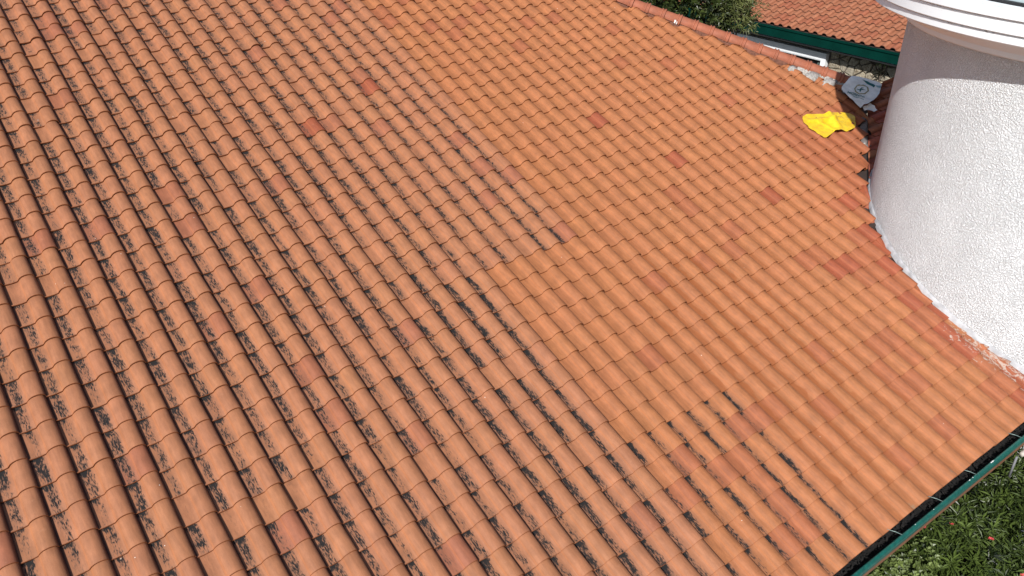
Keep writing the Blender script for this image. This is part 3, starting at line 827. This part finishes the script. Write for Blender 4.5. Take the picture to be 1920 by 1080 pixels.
for p in d_: q = oc + (p - oc) * .80; vs.append(bfn(q.x, q.y, .004))
put('printed_octagon', mesh('printed_octagon', vs, [(i, (i + 1) % nn, nn + (i + 1) % nn, nn + i) for i in range(nn)], [M['ochre']]), bag)
def leafpoly(pts, wd):
    """a curved leaf from a centre line and a list of half widths"""
    L, Rr = [], []
    for i, p in enumerate(pts):
        p = Vector(p); t = (Vector(pts[min(i + 1, len(pts) - 1)]) - Vector(pts[max(i - 1, 0)])).normalized(); n_ = Vector((-t.y, t.x))
        L.append(p + n_ * wd[i]); Rr.append(p - n_ * wd[i])
    return L + Rr[::-1]
for poly in (leafpoly([(.222, .028), (.245, .022), (.262, .0), (.262, -.025), (.235, -.052)], [.001, .008, .010, .010, .003]),
             leafpoly([(.255, -.022), (.285, .012), (.325, .035), (.362, .032)], [.004, .010, .009, .002]),
             leafpoly([(.265, -.022), (.300, .000), (.335, .000), (.356, -.022)], [.003, .009, .009, .002])):
    decal('printed_emblem', poly, M['teal'], .006)
decal('printed_stripe', [(0.448, 0.219), (0.515, 0.17), (0.573, 0.05), (0.526, 0.015), (0.48, 0.10)], M['teal'])
decal('printed_smudge', [(.575, .05), (.60, .045), (.655, .03), (.640, .0), (.60, -.02), (.575, -.005)], M['pale_teal'])
def text_on_bag(txt, p0, p1, size, m, name):
    cu = bpy.data.curves.new(name, 'FONT'); cu.body = txt; cu.size = 1.0; cu.resolution_u = 2; cu.offset = .028
    to = bpy.data.objects.new(name, cu); COL.objects.link(to); bpy.context.view_layer.update()
    me = bpy.data.meshes.new_from_object(to); bpy.data.objects.remove(to)
    xs = [v.co.x for v in me.vertices]; W_ = max(xs) - min(xs); x0 = min(xs)
    d = Vector(p1) - Vector(p0); L = d.length; d /= L; n_ = Vector((-d.y, d.x))
    for v in me.vertices:
        q = Vector(p0) + d * ((v.co.x - x0) / W_ * L) + n_ * (v.co.y * size)
        v.co = bfn(q.x, q.y, .006)
    me.materials.clear(); me.materials.append(m)
    put(name, me, bag)
text_on_bag('HIGIENCO', (0.028, -0.040), (0.215, -0.205), .078, M['teal'], 'printed_lettering')
decal('printed_underline', [(.048, -.083), (.191, -.229), (.188, -.234), (.044, -.089)], M['teal'])
decal('printed_small_print', [(.062, -.125), (.120, -.185), (.112, -.193), (.055, -.134)], M['pale_teal'])
# tucked-under end of the sack
me = sheet([(.13, -.33), (.30, -.27), (.33, -.34), (.31, -.44), (.25, -.45), (.20, -.41), (.12, -.40)], .03, lambda x, y: BA + BX * x + BY * y + BN * (.015 + .02 * noise.noise(Vector((x * 14, y * 14, 8)))), M['grey_sack'], 'sack_tail')
put('tucked_end', me, bag)

# ------------------------------------------------------------------ vegetation
def leaf_mat(name, dark, light, rough=.42, trans=True):
    g = NG(name, rough)
    at_ = g.n('ShaderNodeAttribute', attribute_name='leaf').outputs['Fac']
    c = g.mix(at_, rgb(*dark), rgb(*light)); g.base(c)
    tr = g.n('ShaderNodeBsdfTranslucent'); g.lk(c, tr.inputs['Color'])
    mx = g.n('ShaderNodeMixShader'); mx.inputs[0].default_value = .28
    out = g.t.nodes['Material Output']; g.t.links.new(g.b.outputs[0], mx.inputs[1]); g.t.links.new(tr.outputs[0], mx.inputs[2]); g.t.links.new(mx.outputs[0], out.inputs[0])
    return g.m
def foliage(name, centre, rad, shoots, per, ll, lw, m, seed, droop=.25, hollow=.45, rag=.62, flat=0.0, fold_=.25):
    r = np.random.RandomState(seed); vs, fs, at_ = [], [], []
    rr = random.Random(seed)
    c = Vector(centre)
    for s in range(shoots):
        d = Vector((rr.gauss(0, 1), rr.gauss(0, 1), rr.gauss(0, 1))).normalized()
        if d.z < -.5: d.z *= -.6
        k = (hollow + (1 - hollow) * rr.random() ** .6) * (1 + rag * noise.noise(d * 2.3 + c) + rag * .6 * noise.noise(d * 6 + c))
        p = c + Vector((d.x * rad[0], d.y * rad[1], d.z * rad[2])) * k
        ax = (d + Vector((rr.uniform(-.6, .6), rr.uniform(-.6, .6), .45 + rr.uniform(-.3, .5)))).normalized()
        a = ax.orthogonal().normalized(); b = ax.cross(a); tone = min(1, max(0, rr.gauss(.5, .22)))
        for q in range(per):
            th = q * 2.4 + rr.uniform(-.4, .4); t = q / per
            dr = (a * math.cos(th) + b * math.sin(th)) * (.9 - .3 * t) + ax * (.35 + .6 * t) - Z3 * droop * rr.random()
            dr.normalize(); L = ll * rr.uniform(.65, 1.2); W_ = lw * rr.uniform(.8, 1.2)
            sd_ = dr.cross(ax); 
            if sd_.length < 1e-3: continue
            sd_.normalize(); nn_ = sd_.cross(dr)
            o_ = p + ax * (t * ll * .9)
            n0 = len(vs)
            vs += [o_, o_ + dr * L * .45 + sd_ * W_ * .5 + nn_ * W_ * fold_, o_ + dr * L - Z3 * L * .12, o_ + dr * L * .45 - sd_ * W_ * .5 + nn_ * W_ * fold_]
            fs += [(n0, n0 + 1, n0 + 2), (n0, n0 + 2, n0 + 3)]
            v_ = min(1, max(0, tone + rr.gauss(0, .12))); at_ += [v_] * 4
    me = mesh(name, vs, fs, [m])
    a_ = me.attributes.new('leaf', 'FLOAT', 'POINT'); a_.data.foreach_set('value', np.array(at_, np.float32))
    return me
M['bark'] = simple('bark', (0.10, 0.075, 0.055), .9, .3, 20, bump=.6)
def plant(name, base, centre, rad, label, cat, m, shoots, per, ll, lw, seed, stems=5, group=None, **kw):
    e = empty(name, base, label, cat, group)
    tag(put('crown', foliage('crown', centre, rad, shoots, per, ll, lw, m, seed, **kw), e), kind='stuff')
    r = random.Random(seed + 5); mb = MB(); b = Vector(base); c = Vector(centre)
    for k in range(stems):
        d = Vector((r.uniform(-1, 1) * rad[0], r.uniform(-1, 1) * rad[1], r.uniform(0, .7) * rad[2])) * .75
        pt = [b + Vector((r.uniform(-.06, .06), r.uniform(-.06, .06), 0)), b.lerp(c, .5) + d * .3, c + d * .6, c + d]
        mb.add(tube(pt, [.03, .022, .014, .005], 6))
    put('trunk' if cat == 'tree' else 'stem', mb.build('stems', M['bark'], True), e)
    return e
ML1 = leaf_mat('oleander_leaf', (0.004, 0.012, 0.003), (0.115, 0.165, 0.034))
ML2 = leaf_mat('variegated_leaf', (0.018, 0.034, 0.007), (0.21, 0.27, 0.075))
ML3 = leaf_mat('tree_leaf', (0.006, 0.014, 0.004), (0.075, 0.10, 0.022))
plant('shrub', (3.95, 6.0, 0), (3.72, 5.78, 1.55), (.62, .55, .60), 'bushy shrub with small rounded yellow-green leaves just below the gutter', 'shrub', ML2, 2600, 6, .050, .034, 3, 7, group='rounded-leaf shrubs below the gutter')
plant('shrub', (4.30, 5.35, 0), (4.25, 5.30, 1.15), (.60, .55, .75), 'low shrub with rounded pale green leaves at the lower right corner', 'shrub', ML2, 2400, 6, .050, .034, 8, 7, group='rounded-leaf shrubs below the gutter')
plant('shrub', (3.1, 5.3, 0), (3.0, 5.2, 1.3), (.6, .5, .7), 'rounded pale green shrub hidden under the eave at the bottom edge', 'shrub', ML2, 900, 6, .050, .034, 12, 5, group='rounded-leaf shrubs below the gutter')
o1 = plant('oleander', (4.75, 6.35, 0), (4.62, 6.18, 1.75), (.58, .50, .62), 'narrow-leaved green shrub with a few red flowers, nearest the middle of the gutter', 'shrub', ML1, 1150, 9, .125, .021, 21, 8, group='narrow-leaved flowering shrubs below the gutter')
o2 = plant('oleander', (5.1, 5.7, 0), (5.05, 5.72, 1.30), (.62, .52, .85), 'narrow-leaved green shrub with red flowers in front of the pale paving', 'shrub', ML1, 1150, 9, .125, .021, 22, 8, group='narrow-leaved flowering shrubs below the gutter')
o3 = plant('oleander', (5.75, 6.7, 0), (5.45, 6.40, 1.95), (.50, .42, .80), 'darker narrow-leaved shrub close to the foot of the white tower', 'shrub', ML1, 1000, 9, .125, .021, 23, 6, group='narrow-leaved flowering shrubs below the gutter')
o4 = plant('oleander', (5.9, 6.0, 0), (5.75, 5.95, .95), (.55, .45, .85), 'narrow-leaved shrub at the right edge below the others', 'shrub', ML1, 800, 9, .125, .021, 24, 6, group='narrow-leaved flowering shrubs below the gutter')
M['petal'] = simple('red_petals', (0.55, 0.07, 0.07), .6)
def flower(p, parent):
    mb = MB(); r = random.Random(int(p[0] * 1000))
    for k in range(7):
        th = k * 2.4; d = Vector((math.cos(th), math.sin(th), r.uniform(.1, .8))).normalized() * .030; s_ = d.cross(Z3) * .45; q = Vector(p)
        mb.add(([q, q + d * .6 + s_, q + d, q + d * .6 - s_], [(0, 1, 2, 3)]))
    put('flower', mb.build('flower', M['petal']), parent)
flower((4.18, 6.02, 2.24), o1); flower((4.45, 6.02, 2.28), o1); flower((4.9, 5.45, 2.18), o2); flower((5.55, 6.25, 2.2), o3); flower((4.72, 5.78, 2.32), o2)
# pale flower heads and dead tips catching the light
plant('small_tree', (3.3, 16.3, 0), (3.22, 16.25, 5.75), (1.22, .95, 1.75), 'dark leafy tree with a few yellow leaves behind the ridge caps', 'tree', ML3, 3600, 7, .10, .042, 31, 9, hollow=.35, rag=.45)
tr = [o for o in bpy.data.objects if o.name.startswith('small_tree')][0]
put('trunk', MB().add(tube([(3.3, 16.3, 0), (3.25, 16.3, 2.0), (3.3, 16.2, 4.0), (3.1, 16.3, 5.6)], [.14, .11, .08, .04], 8)).build('trunk', M['bark'], True), tr)
mbx = MB(); r = random.Random(3)
M['yellow_leaf'] = simple('yellow_leaves', (0.55, 0.42, 0.04), .5)
for (x, y, z) in ((2.75, 15.25, 5.03), (2.83, 15.22, 4.96), (3.02, 15.18, 4.98), (2.5, 15.2, 5.2), (3.35, 15.2, 5.05)):
    for k in range(2):
        q = Vector((x, y, z)) + Vector((r.uniform(-.04, .04), 0, r.uniform(-.04, .04))); d = Vector((r.uniform(-1, 1), -.4, r.uniform(-1, .2))).normalized() * .045; s_ = Vector((d.z, 0, -d.x)) * .4
        mbx.add(([q - d, q + s_, q + d, q - s_], [(0, 1, 2, 3)]))
put('yellow_leaves', mbx.build('yellow_leaves', M['yellow_leaf']), tr)
# young tree with drooping feathery twigs, further right
plant('young_tree', (4.15, 15.9, 0), (4.12, 15.75, 5.28), (.42, .40, .62), 'wispy olive green young tree in front of the green fascia', 'tree', leaf_mat('olive_leaf', (.05, .065, .02), (.22, .24, .08)), 420, 8, .11, .018, 37, 7, hollow=.2, rag=.6)
# plant pot-less rosette by the stone wall
e = empty('rosette_plant', (8.28, 18.45, 0), 'small plant with a rosette of pale green drooping leaves against the stone wall', 'plant')
top = Vector((8.31, 18.42, 3.70)); LM = leaf_mat('rosette_leaf', (.14, .22, .08), (.30, .42, .18))
for k in range(9):
    th = k * 2 * math.pi / 9 + .3; d = Vector((math.cos(th), math.sin(th), 0)); s_ = Vector((-d.y, d.x, 0))
    L = .17; vs = []; 
    for i in range(5):
        t = i / 4; p = top + d * (L * t) + Z3 * (.05 * math.sin(t * 2.2) - .10 * t * t); wd = .030 * math.sin(math.pi * min(.97, t * .9 + .1))
        vs += [p - s_ * wd, p + Z3 * -.006, p + s_ * wd]
    fs = []
    for i in range(4):
        for q in range(2): fs.append((i * 3 + q, i * 3 + q + 1, i * 3 + q + 4, i * 3 + q + 3))
    me = mesh('leaf', vs, fs, [LM], True); a_ = me.attributes.new('leaf', 'FLOAT', 'POINT'); a_.data.foreach_set('value', [(k % 3) / 2.] * len(vs))
    put('leaf', me, e)
put('stem', MB().add(tube([(8.28, 18.45, 0), (8.26, 18.42, 2.0), (8.29, 18.43, 3.3), top], [.02, .018, .014, .01], 6)).build('stem', M['bark'], True), e)
put('dark_lower_leaves', foliage('dark_lower_leaves', (8.27, 18.42, 3.42), (.05, .05, .12), 14, 5, .10, .03, leaf_mat('dry_leaf', (.02, .02, .012), (.05, .05, .03)), 5), e)

# ------------------------------------------------------------------ downpipe beyond the gutter end
pp = empty('downpipe', (5.75, 6.62, 0), 'beige pipe end and thin grey post beside the end of the green gutter', 'pipe')
P0 = eave(5.3, .20, -.20)
put('pipe', MB().add(tube([eave(5.15, .155, -.155), eave(5.3, .157, -.155), eave(9.5, .157, -.155)], [.022, .028, .028], 10)).build('pipe', M['beige'], True), pp)
put('post', MB().add(tube([eave(5.1, .13, -.19), eave(5.1, .13, -.45)], .012, 6)).build('post', simple('grey_post', (.16, .16, .17)), True), pp)

# ------------------------------------------------------------------ ground
g = NG('garden_soil', .95)
n = g.ss(g.noise(g.pos, 1.2, 6.0, .65), .35, .65)
g.base(g.mix(n, rgb(.022, .026, .012), rgb(.11, .085, .05))); g.bump(g.noise(g.pos, 12.0, 5.0), .6, .03)
gr = link('ground', mesh('ground', [(-900, -900, 0), (900, -900, 0), (900, 900, 0), (-900, 900, 0)], [(0, 1, 2, 3)], [g.m])); tag(gr, kind='structure')
M['paving'] = simple('pale_paving', (0.50, 0.53, 0.56), .8, .12, 5.0, bump=.2)
pv = [(3.6, 5.0), (9.5, 0.6), (12.5, 4.5), (6.5, 9.2)]
pm = link('path', mesh('path', [(x, y, .004) for x, y in pv], [(0, 1, 2, 3)], [M['paving']])); tag(pm, kind='structure')
